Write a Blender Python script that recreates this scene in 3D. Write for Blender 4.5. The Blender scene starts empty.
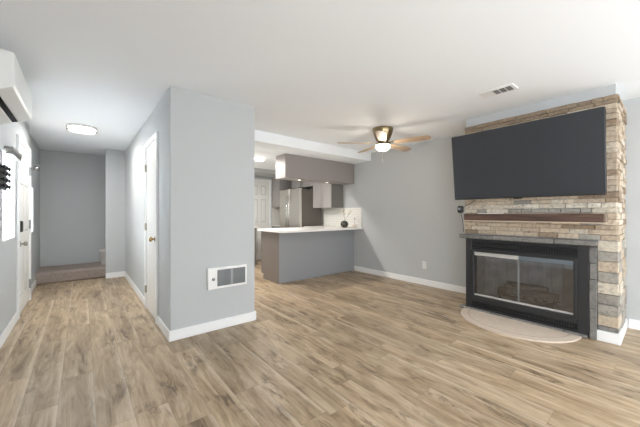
import bpy, bmesh, math, random
from mathutils import Vector, Matrix

random.seed(7)
C = bpy.context.scene.collection
SC = bpy.context.scene
PI = math.pi

# ---------------------------------------------------------------- camera
cam_data = bpy.data.cameras.new('camera')
cam_data.sensor_width = 36.0
cam_data.lens = 36.0 * 289.4 / 640.0
cam_data.clip_start = 0.02
cam = bpy.data.objects.new('camera', cam_data)
cam.location = (0, 0, 1.22)
cam.rotation_euler = (PI / 2, 0, -math.radians(39.43))
C.objects.link(cam)
SC.camera = cam

# ---------------------------------------------------------------- world, daylight, exposure
SC.view_settings.view_transform = 'Standard'
SC.view_settings.look = 'None'
SC.view_settings.gamma = 1.0
SC.view_settings.use_curve_mapping = False
SC.view_settings.exposure = 0.26
SC.cycles.use_denoising = True
SC.cycles.max_bounces = 12
SC.cycles.diffuse_bounces = 8
SC.cycles.sample_clamp_indirect = 6.0
world = bpy.data.worlds.new('sky')
SC.world = world
world.use_nodes = True
bgn = world.node_tree.nodes['Background']
bgn.inputs[0].default_value = (0.92, 0.96, 1.0, 1)
bgn.inputs[1].default_value = 4.2


def area_light(name, loc, rot, sx, sy, power, color):
    d = bpy.data.lights.new(name, 'AREA')
    d.shape = 'RECTANGLE'
    d.size, d.size_y, d.energy, d.color = sx, sy, power, color
    o = bpy.data.objects.new(name, d)
    o.location, o.rotation_euler = loc, rot
    C.objects.link(o)
    return o


XL, XR = -0.58, 4.51
# daylight through the added unseen windows and glass doors, and the hall sidelight
area_light('daylight_south', (1.95, -3.45, 1.12), (PI / 2, 0, 0), 4.2, 2.1, 6, (0.93, 0.965, 1.0))
area_light('daylight_east', (XR + 1.3, -1.85, 1.0), (0, PI / 2, 0), 2.6, 3.6, 75, (0.93, 0.965, 1.0))
area_light('daylight_fill_west', (XL - 0.9, -1.9, 1.1), (0, -PI / 2, 0), 2.4, 3.2, 160, (0.88, 0.94, 1.0))  # fill light outside an unseen left-wall window added for evenness
area_light('daylight_sidelight', (XL - 0.45, 4.15, 1.5), (0, -PI / 2, 0), 0.9, 0.9, 70, (0.90, 0.95, 1.0))


# ---------------------------------------------------------------- materials
def s2l(c):
    return tuple(((x / 255) / 12.92 if x / 255 <= 0.04045 else ((x / 255 + 0.055) / 1.055) ** 2.4) for x in c) + (1.0,)


def mat(name, rgb, rough=0.6, metal=0.0, bump=0.0, bscale=60.0, var=0.0, spec=0.5, emit=None, estr=0.0):
    m = bpy.data.materials.new(name)
    m.use_nodes = True
    nt = m.node_tree
    p = nt.nodes['Principled BSDF']
    p.inputs['Base Color'].default_value = s2l(rgb)
    p.inputs['Roughness'].default_value = rough
    p.inputs['Metallic'].default_value = metal
    p.inputs['Specular IOR Level'].default_value = spec
    if emit:
        p.inputs['Emission Color'].default_value = s2l(emit)
        p.inputs['Emission Strength'].default_value = estr
    if bump or var:
        tc = nt.nodes.new('ShaderNodeNewGeometry')
        n = nt.nodes.new('ShaderNodeTexNoise')
        n.inputs['Scale'].default_value = bscale
        n.inputs['Detail'].default_value = 4
        nt.links.new(tc.outputs['Position'], n.inputs['Vector'])
        if bump:
            b = nt.nodes.new('ShaderNodeBump')
            b.inputs['Strength'].default_value = bump
            b.inputs['Distance'].default_value = 0.01
            nt.links.new(n.outputs['Fac'], b.inputs['Height'])
            nt.links.new(b.outputs['Normal'], p.inputs['Normal'])
        if var:
            r = nt.nodes.new('ShaderNodeValToRGB')
            c = s2l(rgb)
            r.color_ramp.elements[0].position = 0.3
            r.color_ramp.elements[1].position = 0.7
            r.color_ramp.elements[0].color = tuple(x * (1 - var) for x in c[:3]) + (1,)
            r.color_ramp.elements[1].color = tuple(min(1, x * (1 + var)) for x in c[:3]) + (1,)
            nt.links.new(n.outputs['Fac'], r.inputs['Fac'])
            nt.links.new(r.outputs['Color'], p.inputs['Base Color'])
    return m


def node(nt, kind, **kw):
    n = nt.nodes.new(kind)
    for k, v in kw.items():
        setattr(n, k, v)
    return n


def mth(nt, op, a, b=None, c=None):
    n = nt.nodes.new('ShaderNodeMath')
    n.operation = op
    for i, v in enumerate((a, b, c)):
        if v is None:
            continue
        if isinstance(v, (int, float)):
            n.inputs[i].default_value = v
        else:
            nt.links.new(v, n.inputs[i])
    return n.outputs[0]


def ramp(nt, fac, stops):
    r = nt.nodes.new('ShaderNodeValToRGB')
    e = r.color_ramp.elements
    while len(e) < len(stops):
        e.new(0.5)
    for el, (p, col) in zip(e, stops):
        el.position = p
        el.color = col if len(col) == 4 else s2l(col)
    nt.links.new(fac, r.inputs['Fac'])
    return r.outputs['Color']


def mixc(nt, kind, fac, a, b):
    n = nt.nodes.new('ShaderNodeMix')
    n.data_type = 'RGBA'
    n.blend_type = kind
    n.clamp_factor = True
    for sock, v in ((n.inputs[0], fac), (n.inputs[6], a), (n.inputs[7], b)):
        if isinstance(v, (int, float)):
            sock.default_value = v
        elif isinstance(v, tuple):
            sock.default_value = v
        else:
            nt.links.new(v, sock)
    return n.outputs[2]


def plank_floor_material():
    m = bpy.data.materials.new('oak_plank_floor')
    m.use_nodes = True
    nt = m.node_tree
    p = nt.nodes['Principled BSDF']
    g = node(nt, 'ShaderNodeNewGeometry')
    s = node(nt, 'ShaderNodeSeparateXYZ')
    nt.links.new(g.outputs['Position'], s.inputs[0])
    x, y = s.outputs[0], s.outputs[1]
    W, L = 0.182, 1.25
    u = mth(nt, 'DIVIDE', mth(nt, 'ADD', x, 5.03), W)
    row = mth(nt, 'FLOOR', u)
    fu = mth(nt, 'FRACT', u)
    wn = node(nt, 'ShaderNodeTexWhiteNoise', noise_dimensions='1D')
    nt.links.new(row, wn.inputs['W'])
    v = mth(nt, 'ADD', mth(nt, 'DIVIDE', y, L), mth(nt, 'MULTIPLY', wn.outputs['Value'], 7.0))
    col = mth(nt, 'FLOOR', v)
    fv = mth(nt, 'FRACT', v)
    cb = node(nt, 'ShaderNodeCombineXYZ')
    nt.links.new(row, cb.inputs[0])
    nt.links.new(col, cb.inputs[1])
    idn = node(nt, 'ShaderNodeTexWhiteNoise', noise_dimensions='3D')
    nt.links.new(cb.outputs[0], idn.inputs['Vector'])
    idv = idn.outputs['Value']
    ids = node(nt, 'ShaderNodeSeparateColor')
    nt.links.new(idn.outputs['Color'], ids.inputs[0])

    def stretched(sx, sy, detail, rough, dist=0.0):
        cc = node(nt, 'ShaderNodeCombineXYZ')
        nt.links.new(mth(nt, 'ADD', mth(nt, 'MULTIPLY', x, sx), mth(nt, 'MULTIPLY', ids.outputs[0], 40)), cc.inputs[0])
        nt.links.new(mth(nt, 'ADD', mth(nt, 'MULTIPLY', y, sy), mth(nt, 'MULTIPLY', ids.outputs[1], 40)), cc.inputs[1])
        nt.links.new(mth(nt, 'MULTIPLY', idv, 30), cc.inputs[2])
        n = node(nt, 'ShaderNodeTexNoise')
        n.inputs['Scale'].default_value = 1
        n.inputs['Detail'].default_value = detail
        n.inputs['Roughness'].default_value = rough
        n.inputs['Distortion'].default_value = dist
        nt.links.new(cc.outputs[0], n.inputs['Vector'])
        return n.outputs['Fac']
    broad = stretched(11, 1.6, 5, 0.66, 1.0)
    fine = stretched(70, 3.0, 5, 0.65, 0.2)
    knot = stretched(15, 3.4, 6, 0.72, 1.4)
    base = ramp(nt, broad, [(0.28, FLOOR_DARK), (0.42, FLOOR_MID), (0.55, FLOOR_LIGHT), (0.72, FLOOR_PALE)])
    tone = ramp(nt, ids.outputs[2], [(0.0, (0.82, 0.82, 0.82, 1)), (0.5, (0.94, 0.935, 0.93, 1)), (1.0, (1.06, 1.05, 1.03, 1))])
    c1 = mixc(nt, 'MULTIPLY', 1.0, base, tone)
    fg = ramp(nt, fine, [(0.32, (0.80, 0.78, 0.76, 1)), (0.6, (1.03, 1.03, 1.03, 1))])
    c2 = mixc(nt, 'MULTIPLY', 1.0, c1, fg)
    patch = stretched(6, 2.2, 2, 0.5, 0.5)
    kf = mth(nt, 'MULTIPLY', ramp(nt, knot, [(0.47, (0, 0, 0, 1)), (0.60, (1, 1, 1, 1))]), ramp(nt, patch, [(0.50, (0.04, 0.04, 0.04, 1)), (0.64, (1, 1, 1, 1))]))
    c3 = mixc(nt, 'MIX', mth(nt, 'MULTIPLY', kf, 0.75), c2, s2l(FLOOR_KNOT))
    e1 = mth(nt, 'MINIMUM', fu, mth(nt, 'SUBTRACT', 1.0, fu))
    e2 = mth(nt, 'MULTIPLY', mth(nt, 'MINIMUM', fv, mth(nt, 'SUBTRACT', 1.0, fv)), L / W)
    edge = ramp(nt, mth(nt, 'ADD', fu, mth(nt, 'MULTIPLY', mth(nt, 'SUBTRACT', broad, 0.5), 0.35)), [(0.80, (0, 0, 0, 1)), (0.97, (1, 1, 1, 1))])
    pick = ramp(nt, idv, [(0.45, (0, 0, 0, 1)), (0.55, (1, 1, 1, 1))])
    c3 = mixc(nt, 'MIX', mth(nt, 'MULTIPLY', mth(nt, 'MULTIPLY', edge, pick), 0.42), c3, s2l((216, 202, 182)))
    seam = mth(nt, 'LESS_THAN', mth(nt, 'MINIMUM', e1, e2), 0.009)
    c4 = mixc(nt, 'MULTIPLY', mth(nt, 'MULTIPLY', seam, 0.45), c3, (0.42, 0.36, 0.30, 1))
    nt.links.new(c4, p.inputs['Base Color'])
    p.inputs['Roughness'].default_value = 0.42
    p.inputs['Specular IOR Level'].default_value = 0.4
    b = node(nt, 'ShaderNodeBump')
    b.inputs['Strength'].default_value = 0.12
    b.inputs['Distance'].default_value = 0.004
    nt.links.new(fine, b.inputs['Height'])
    nt.links.new(b.outputs['Normal'], p.inputs['Normal'])
    return m


FLOOR_DARK, FLOOR_MID, FLOOR_LIGHT, FLOOR_PALE, FLOOR_KNOT = (122, 102, 80), (164, 143, 116), (186, 165, 138), (204, 187, 163), (80, 64, 50)


def stone_material(name, cols, bump=0.9, spread=0.15):
    m = bpy.data.materials.new(name)
    m.use_nodes = True
    nt = m.node_tree
    p = nt.nodes['Principled BSDF']
    g = node(nt, 'ShaderNodeNewGeometry')
    n = node(nt, 'ShaderNodeTexNoise')
    n.inputs['Scale'].default_value = 34
    n.inputs['Detail'].default_value = 7
    n.inputs['Roughness'].default_value = 0.68
    nt.links.new(g.outputs['Position'], n.inputs['Vector'])
    k = len(cols) - 1
    base = ramp(nt, g.outputs['Random Per Island'], [(i / k, c) for i, c in enumerate(cols)])
    sh = ramp(nt, n.outputs['Fac'], [(0.33, (1 - spread * 2.4,) * 3 + (1,)), (0.5, (1, 1, 1, 1)), (0.68, (1 + spread, 1 + spread * .9, 1 + spread * .7, 1))])
    nt.links.new(mixc(nt, 'MULTIPLY', 1.0, base, sh), p.inputs['Base Color'])
    p.inputs['Roughness'].default_value = 0.9
    p.inputs['Specular IOR Level'].default_value = 0.2
    b = node(nt, 'ShaderNodeBump')
    b.inputs['Strength'].default_value = bump
    b.inputs['Distance'].default_value = 0.012
    nt.links.new(n.outputs['Fac'], b.inputs['Height'])
    nt.links.new(b.outputs['Normal'], p.inputs['Normal'])
    return m


def wood_material(name, dark, mid, light, axis='y', rough=0.5, scale=30):
    m = bpy.data.materials.new(name)
    m.use_nodes = True
    nt = m.node_tree
    p = nt.nodes['Principled BSDF']
    tc = node(nt, 'ShaderNodeTexCoord')
    mp = node(nt, 'ShaderNodeMapping')
    mp.inputs['Scale'].default_value = {'y': (scale, scale * .08, scale), 'x': (scale * .08, scale, scale)}[axis]
    nt.links.new(tc.outputs['Object'], mp.inputs['Vector'])
    n = node(nt, 'ShaderNodeTexNoise')
    n.inputs['Scale'].default_value = 1
    n.inputs['Detail'].default_value = 5
    n.inputs['Distortion'].default_value = 0.8
    nt.links.new(mp.outputs[0], n.inputs['Vector'])
    nt.links.new(ramp(nt, n.outputs['Fac'], [(0.3, dark), (0.5, mid), (0.7, light)]), p.inputs['Base Color'])
    p.inputs['Roughness'].default_value = rough
    return m


def tile_material(name, rgb, joint, zsize):
    m = bpy.data.materials.new(name)
    m.use_nodes = True
    nt = m.node_tree
    p = nt.nodes['Principled BSDF']
    g = node(nt, 'ShaderNodeNewGeometry')
    s = node(nt, 'ShaderNodeSeparateXYZ')
    nt.links.new(g.outputs['Position'], s.inputs[0])
    f = mth(nt, 'FRACT', mth(nt, 'DIVIDE', s.outputs[2], zsize))
    row = mth(nt, 'FLOOR', mth(nt, 'DIVIDE', s.outputs[2], zsize))
    a = mth(nt, 'ADD', mth(nt, 'DIVIDE', mth(nt, 'ADD', s.outputs[0], s.outputs[1]), 0.15), mth(nt, 'MULTIPLY', row, 0.5))
    fa = mth(nt, 'FRACT', a)
    seam = mth(nt, 'MAXIMUM', mth(nt, 'LESS_THAN', f, 0.07), mth(nt, 'LESS_THAN', fa, 0.02))
    nt.links.new(mixc(nt, 'MIX', seam, s2l(rgb), s2l(joint)), p.inputs['Base Color'])
    p.inputs['Roughness'].default_value = 0.25
    return m


def glass_material(name, tint=(1, 1, 1, 1), base=0.04, rough=0.02):
    m = bpy.data.materials.new(name)
    m.use_nodes = True
    nt = m.node_tree
    nt.nodes.remove(nt.nodes['Principled BSDF'])
    out = nt.nodes['Material Output']
    tr = node(nt, 'ShaderNodeBsdfTransparent')
    tr.inputs[0].default_value = tint
    gl = node(nt, 'ShaderNodeBsdfGlossy')
    gl.inputs['Roughness'].default_value = rough
    fr = node(nt, 'ShaderNodeFresnel')
    fr.inputs[0].default_value = 1.5
    mx = node(nt, 'ShaderNodeMixShader')
    nt.links.new(mth(nt, 'ADD', fr.outputs[0], base), mx.inputs[0])
    nt.links.new(tr.outputs[0], mx.inputs[1])
    nt.links.new(gl.outputs[0], mx.inputs[2])
    nt.links.new(mx.outputs[0], out.inputs[0])
    return m


def frosted_material(name):
    m = bpy.data.materials.new(name)
    m.use_nodes = True
    nt = m.node_tree
    nt.nodes.remove(nt.nodes['Principled BSDF'])
    tl = node(nt, 'ShaderNodeBsdfTranslucent')
    tl.inputs[0].default_value = (0.94, 0.95, 0.96, 1)
    df = node(nt, 'ShaderNodeBsdfDiffuse')
    df.inputs[0].default_value = (0.9, 0.9, 0.9, 1)
    mx = node(nt, 'ShaderNodeMixShader')
    mx.inputs[0].default_value = 0.2
    nt.links.new(tl.outputs[0], mx.inputs[1])
    nt.links.new(df.outputs[0], mx.inputs[2])
    nt.links.new(mx.outputs[0], nt.nodes['Material Output'].inputs[0])
    return m


M = {
    'wall': mat('grey_wall_paint', (189, 192, 193), 0.75),
    'ceiling': mat('white_ceiling_paint', (244, 248, 252), 0.85),
    'trim': mat('white_trim_paint', (240, 241, 241), 0.4),
    'door': mat('white_door_paint', (230, 229, 225), 0.45),
    'floor': plank_floor_material(),
    'taupe': mat('taupe_soffit_paint', (150, 144, 141), 0.5),
    'cabinet_grey': mat('grey_cabinet_paint', (153, 156, 160), 0.45),
    'cabinet_end_shaded': mat('shaded_taupe_panel', (134, 126, 121), 0.45),  # end panel catches less light; that shade is put into its colour
    'cabinet_light': mat('pale_cabinet_paint', (168, 164, 162), 0.45),
    'cabinet_side': mat('grey_cabinet_side', (120, 117, 113), 0.5),
    'toe': mat('dark_toe_kick', (70, 66, 62), 0.7),
    'quartz': mat('white_quartz', (250, 248, 244), 0.22, var=0.02, bscale=25),
    'splash': tile_material('white_stacked_tile', (238, 236, 230), (205, 202, 195), 0.052),
    'steel': mat('brushed_steel', (208, 203, 196), 0.33, 1.0),
    'rail_sky_tint': mat('sky_tinted_steel', (150, 164, 178), 0.3, 1.0),  # sky reflection put into the rail colour
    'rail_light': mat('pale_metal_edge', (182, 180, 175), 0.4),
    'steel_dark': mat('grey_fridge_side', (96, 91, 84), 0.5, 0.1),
    'chrome': mat('chrome', (200, 200, 200), 0.15, 1.0),
    'nickel': mat('brushed_nickel', (170, 164, 154), 0.3, 1.0),
    'brass': mat('aged_brass', (188, 164, 116), 0.25, 1.0),
    'antique': mat('antique_brass', (150, 134, 104), 0.28, 1.0),
    'black': mat('black_metal', (40, 41, 43), 0.45),
    'black_slot': mat('black_void', (10, 10, 11), 0.9),
    'vent_slot': mat('grey_vent_slot', (84, 82, 80), 0.9),
    'blind_metal': mat('dull_grey_metal', (128, 126, 121), 0.45, 0.3),
    'screen': mat('black_screen', (52, 54, 58), 0.16, spec=0.6),
    'tv_bezel': mat('black_plastic', (22, 23, 25), 0.4),
    'carpet': mat('taupe_carpet', (156, 144, 137), 1.0, bump=1.0, bscale=70, var=0.22, spec=0.1),
    'stone': stone_material('ledger_stone', [(182, 166, 148), (198, 184, 164), (188, 172, 152), (204, 192, 174), (176, 160, 142), (194, 179, 158)]),
    'stone_cream': stone_material('cream_stone', [(200, 191, 175), (214, 206, 192), (192, 182, 166)]),
    'stone_brown': stone_material('brown_stone', [(150, 133, 114), (162, 144, 123), (142, 126, 110)]),
    'stone_grey': stone_material('grey_stone', [(152, 147, 139), (168, 163, 154), (146, 141, 134)]),
    'stone_pewter': stone_material('pewter_stone', [(124, 122, 119), (140, 137, 133), (116, 115, 113)]),
    'mantel': wood_material('dark_walnut', (58, 42, 35), (82, 60, 50), (104, 80, 66)),
    'mantel_end': mat('weathered_end_grain', (124, 108, 92), 0.8, var=0.2, bscale=90),
    'oak_blade': wood_material('maple_blade', (172, 146, 118), (190, 164, 136), (206, 180, 152), 'x', 0.4, 18),
    'hearth': mat('beige_hearth_tile', (206, 190, 174), 0.6, var=0.06, bscale=30),
    'hearth_line': mat('hearth_joint', (158, 142, 128), 0.8),
    'plastic': mat('white_plastic', (236, 236, 234), 0.35),
    'plastic_grey': mat('grey_plastic', (150, 152, 154), 0.4),
    'grille': mat('grey_grille', (150, 154, 156), 0.35, 0.5),
    'firebrick': mat('grey_firebrick', (168, 168, 167), 0.95, bump=0.4, bscale=9, var=0.22),
    'log': mat('charred_log', (104, 101, 97), 0.95, bump=0.8, bscale=50, var=0.4),
    'glass': glass_material('window_glass'),
    'frosted': frosted_material('frosted_pane'),
    'fire_glass': glass_material('smoky_fire_glass', (0.86, 0.87, 0.89, 1), 0.08, 0.06),
    'lamp_glass': mat('lit_opal_glass', (255, 250, 240), 0.3, emit=(255, 246, 230), estr=3.0),
    'dome_glass': mat('lit_fan_glass', (255, 250, 240), 0.3, emit=(255, 244, 224), estr=7.0),
    'tube_glass': mat('lit_diffuser', (255, 250, 240), 0.3, emit=(255, 247, 234), estr=9.0),
    'puck_glass': mat('lit_puck', (255, 250, 240), 0.3, emit=(255, 244, 226), estr=2.5),
    'bin': mat('pale_grey_bin', (206, 203, 198), 0.5),
    'vase': mat('dark_mercury_glass', (78, 76, 72), 0.2, 0.8, var=0.4, bscale=30),
    'pot': mat('pale_pink_ceramic', (222, 206, 196), 0.35),
    'stem': mat('dry_stem', (120, 104, 82), 0.8),
    'bloom': mat('cream_bloom', (226, 218, 200), 0.9),
    'cable': mat('black_cable', (24, 24, 25), 0.5),
    'paper': mat('white_card', (244, 243, 240), 0.6),
    'pale_ledger': mat('pale_ledger_strip', (222, 208, 188), 0.7),
}


# ---------------------------------------------------------------- mesh helpers
class MB:
    """collects shapes; build() links them as ONE mesh object"""

    def __init__(self):
        self.bm = bmesh.new()
        self.slots = []

    def _mi(self, m):
        if m is None:
            return 0
        if m not in self.slots:
            self.slots.append(m)
        return self.slots.index(m)

    def _faces(self, verts, m):
        i = self._mi(m)
        vs = set(verts)
        for v in verts:
            for f in v.link_faces:
                if all(w in vs for w in f.verts):
                    f.material_index = i

    def box(self, x0, x1, y0, y1, z0, z1, m=None, bevel=0.0, seg=1, jit=0.0):
        P = [(x0, y0, z0), (x1, y0, z0), (x1, y1, z0), (x0, y1, z0), (x0, y0, z1), (x1, y0, z1), (x1, y1, z1), (x0, y1, z1)]
        vs = [self.bm.verts.new(Vector(p) + Vector([random.uniform(-jit, jit) for _ in range(3)])) for p in P]
        fs = [self.bm.faces.new([vs[i] for i in q]) for q in ((0, 3, 2, 1), (4, 5, 6, 7), (0, 1, 5, 4), (1, 2, 6, 5), (2, 3, 7, 6), (3, 0, 4, 7))]
        i = self._mi(m)
        for f in fs:
            f.material_index = i
        if bevel:
            ed = list({e for f in fs for e in f.edges})
            bmesh.ops.bevel(self.bm, geom=ed, offset=bevel, segments=seg, affect='EDGES', profile=0.5, material=-1)
        return self

    def lathe(self, prof, cx=0, cy=0, cz=0, seg=32, m=None, axis='z', smooth=True):
        """prof: list of (radius, height) revolved about an axis through (cx, cy, cz)"""
        i = self._mi(m)
        rings = []
        for r, h in prof:
            ring = []
            if r <= 1e-6:
                pts = [(0, 0, h)]
            else:
                pts = [(r * math.cos(2 * PI * k / seg), r * math.sin(2 * PI * k / seg), h) for k in range(seg)]
            for a, b, c in pts:
                q = {'z': (a, b, c), 'x': (c, a, b), 'y': (b, c, a)}[axis]
                ring.append(self.bm.verts.new((cx + q[0], cy + q[1], cz + q[2])))
            rings.append(ring)
        fs = []
        for a, b in zip(rings, rings[1:]):
            for k in range(seg):
                k2 = (k + 1) % seg
                if len(a) == 1 and len(b) == 1:
                    continue
                if len(a) == 1:
                    fs.append(self.bm.faces.new((a[0], b[k2], b[k])))
                elif len(b) == 1:
                    fs.append(self.bm.faces.new((a[k], a[k2], b[0])))
                else:
                    fs.append(self.bm.faces.new((a[k], a[k2], b[k2], b[k])))
        for ring, flip in ((rings[0], True), (rings[-1], False)):
            if len(ring) > 1:
                fs.append(self.bm.faces.new(ring[::-1] if flip else ring))
        for f in fs:
            f.material_index = i
            f.smooth = smooth and len(f.verts) <= 4
        return self

    def tube(self, pts, r, seg=8, m=None, r_end=None):
        i = self._mi(m)
        pts = [Vector(p) for p in pts]
        rings = []
        for k, p in enumerate(pts):
            d = (pts[min(k + 1, len(pts) - 1)] - pts[max(k - 1, 0)]).normalized()
            up = Vector((0, 0, 1)) if abs(d.z) < 0.9 else Vector((1, 0, 0))
            a = d.cross(up).normalized()
            b = d.cross(a).normalized()
            rr = r if r_end is None else r + (r_end - r) * k / (len(pts) - 1)
            rings.append([self.bm.verts.new(p + rr * (math.cos(2 * PI * j / seg) * a + math.sin(2 * PI * j / seg) * b)) for j in range(seg)])
        for A, B in zip(rings, rings[1:]):
            for j in range(seg):
                f = self.bm.faces.new((A[j], A[(j + 1) % seg], B[(j + 1) % seg], B[j]))
                f.smooth = True
                f.material_index = i
        for q in (rings[0], rings[-1]):
            f = self.bm.faces.new(q)
            f.material_index = i
        return self

    def prism(self, outline, lo, hi, axis='y', m=None):
        """outline: 2D points in the plane across axis; extruded lo..hi"""
        i = self._mi(m)

        def at(p, t):
            return {'y': (p[0], t, p[1]), 'z': (p[0], p[1], t), 'x': (t, p[0], p[1])}[axis]
        A = [self.bm.verts.new(at(p, lo)) for p in outline]
        B = [self.bm.verts.new(at(p, hi)) for p in outline]
        n = len(A)
        fs = [self.bm.faces.new(A), self.bm.faces.new(B[::-1])]
        for k in range(n):
            fs.append(self.bm.faces.new((A[k], B[k], B[(k + 1) % n], A[(k + 1) % n])))
        for f in fs:
            f.material_index = i
        return self

    def xf(self, mtx):
        bmesh.ops.transform(self.bm, matrix=mtx, verts=self.bm.verts)
        return self

    def build(self, name, m=None, parent=None, origin=None):
        bmesh.ops.recalc_face_normals(self.bm, faces=self.bm.faces)
        me = bpy.data.meshes.new(name)
        if origin is not None:
            bmesh.ops.translate(self.bm, verts=self.bm.verts, vec=-Vector(origin))
        self.bm.to_mesh(me)
        self.bm.free()
        for s in (self.slots or [m]):
            me.materials.append(s)
        o = bpy.data.objects.new(name, me)
        C.objects.link(o)
        if parent is not None:
            o.parent = parent
            o.matrix_parent_inverse = Matrix.Identity(4)
            if origin is not None:
                o.location = origin
        elif origin is not None:
            o.location = origin
        return o


def B(*a, **k):
    return MB().box(*a, **k)


def tag(o, label, cat, group=None):
    o['label'] = label
    o['category'] = cat
    if group:
        o['group'] = group
    return o


def thing(name, label, cat, loc=(0, 0, 0), rz=0.0, group=None):
    o = bpy.data.objects.new(name, None)
    o.empty_display_size = 0.1
    C.objects.link(o)
    o.location = loc
    o.rotation_euler = (0, 0, rz)
    return tag(o, label, cat, group)


def struct(o, label=None, cat=None):
    o['kind'] = 'structure'
    if label:
        o['label'] = label
        o['category'] = cat
    return o


def part_label(o, s):
    o['label'] = s
    return o


def dup(root, loc, rz, label):
    """copy of a thing with copies of its parts and sub-parts"""
    r = root.copy()
    C.objects.link(r)
    r.location, r.rotation_euler = loc, (0, 0, rz)
    r['label'] = label
    for ch in list(root.children):
        c = ch.copy()
        C.objects.link(c)
        c.parent = r
        for g in ch.children:
            d = g.copy()
            C.objects.link(d)
            d.parent = c
    return r


# key planes, metres
XL, XR = -0.58, 4.51          # left and right walls
YS, YK, YH = -3.2, 6.85, 7.62  # south wall, kitchen back wall, hall end wall
ZC, ZK = 2.44, 2.28           # ceilings
XF = XL - 0.035               # the wall beyond the front door stands slightly back
CX0, CX1, CY0 = 0.65, 1.53, 3.04   # closet block
T = 0.12

# ---------------------------------------------------------------- structure
struct(B(XL - T, XR + T, YS - T, YH + T, -0.10, 0.0).build('floor', M['floor']), 'light oak plank floor running toward the hall', 'floor')
struct(B(XL - T, XR + T, YS - T, YH + T, ZC, ZC + 0.1).build('ceiling', M['ceiling']), 'white ceiling over living room and hall', 'ceiling')
struct(B(CX1, XR, 3.86, YK, ZK, ZC).build('ceiling_kitchen', M['ceiling']), 'lowered white ceiling over the kitchen', 'ceiling')


def wall_y(x0, x1, y0, y1, holes):
    """wall running along y with rectangular holes (ya, yb, za, zb)"""
    b = MB()
    cur = y0
    for ya, yb, za, zb in sorted(holes):
        b.box(x0, x1, cur, ya, 0, ZC)
        if za > 0:
            b.box(x0, x1, ya, yb, 0, za)
        b.box(x0, x1, ya, yb, zb, ZC)
        cur = yb
    b.box(x0, x1, cur, y1, 0, ZC)
    return b


WL = (-2.9, -0.9, 0.5, 2.0)
SL1 = (4.02, 4.68, 0.95, 1.84)
SL2 = (6.12, 6.64, 0.92, 1.64)
WW = (-3.05, -0.65, 0.08, 2.12)
b = wall_y(XL - T, XL, YS, 5.80, [WL, SL1])
for o_, a_, c_ in ((None, 5.80, SL2[0]), (None, SL2[1], YH)):
    b.box(XL - T, XF, a_, c_, 0, ZC)
b.box(XL - T, XF, SL2[0], SL2[1], 0, SL2[2])
b.box(XL - T, XF, SL2[0], SL2[1], SL2[3], ZC)
struct(b.build('wall_left', M['wall']), 'grey left wall holding the front door', 'wall')
struct(wall_y(XR, XR + T, YS, YH, [WW]).build('wall_right', M['wall']), 'grey right wall behind the stone fireplace', 'wall')
SW = (-0.1, 4.1, 0.05, 2.12)
b = MB().box(XL - T, SW[0], YS - T, YS, 0, ZC).box(SW[1], XR + T, YS - T, YS, 0, ZC)
b.box(SW[0], SW[1], YS - T, YS, SW[3], ZC).box(SW[0], SW[1], YS - T, YS, 0, SW[2])
struct(b.build('wall_south', M['wall']))
struct(B(XF, CX1, YH, YH + T, 0, ZC).build('wall_hall_end', M['wall']), 'grey wall behind the carpeted landing', 'wall')
struct(B(CX0, CX1, CY0, 6.86, 0, ZC, bevel=0.006, seg=2).build('wall_closet', M['wall']), 'grey closet block between hall and kitchen', 'wall')
struct(B(0.345, CX0, 6.76, 6.86, 0, ZC).build('wall_hall_return', M['wall']), 'narrow grey wall end beside the landing', 'wall')
struct(B(CX1, CX1 + 0.1, 6.86, YH, 0, ZC).build('wall_stair_side', M['wall']))
struct(B(CX1 + 0.1, XR, YK, YK + T, 0, ZC).build('wall_kitchen_back', M['wall']), 'grey kitchen wall with the panelled door', 'wall')
struct(B(2.77, XR, 4.33, 4.66, 1.86, ZK).build('wall_soffit', M['taupe']), 'taupe soffit hanging above the white peninsula counter', 'soffit')
struct(B(CX1, XR, 6.15, YK, 2.19, ZK).build('wall_soffit_back', M['wall']))

# chimney breast, hollow for the firebox
CHX, CHY0, CHY1 = 3.875, 0.335, 1.705
b = MB()
b.box(CHX, XR, CHY0, 0.54, 0, ZC)
b.box(CHX, XR, 1.66, CHY1, 0, ZC)
b.box(CHX, XR, 0.54, 1.66, 0.88, ZC)
b.box(CHX + 0.45, XR, 0.54, 1.66, 0, 0.88)
struct(b.build('wall_chimney', M['wall']), 'grey painted chimney breast above and behind the stonework', 'wall')


def baseboard(name, label, boxes):
    b = MB()
    for q in boxes:
        b.box(*q, bevel=0.004)
    struct(b.build(name, M['trim']), label, 'baseboard')


HB, TB = 0.10, 0.014
baseboard('baseboard_left', 'white baseboard along the left wall', [(XL, XL + TB, YS, 4.76, 0, HB), (XF, XF + TB, 5.82, 6.845, 0, HB)])
baseboard('baseboard_right', 'white baseboard between peninsula and fireplace', [(XR - TB, XR, CHY1 + 0.012, 4.325, 0, HB), (XR - TB, XR, WW[1] + .02, CHY0 - 0.04, 0, HB)])
baseboard('baseboard_closet', 'white baseboard around the closet corner', [(CX0 - TB, CX1 + TB, CY0 - TB, CY0, 0, HB), (CX0 - TB, CX0, CY0, 3.59, 0, HB),
                                                                   (CX0 - TB, CX0, 4.36, 6.76, 0, HB), (CX1, CX1 + TB, CY0, 6.1, 0, HB)])
baseboard('baseboard_hall', 'short white baseboard under the narrow wall end', [(0.345, CX0 - TB, 6.76 - TB, 6.76, 0, HB)])
baseboard('baseboard_chimney', 'white baseboard under the stone pillar', [(3.832, 3.875, 0.30, 0.462, 0, HB), (3.875, XR, 0.30, 0.335, 0, HB)])


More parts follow.
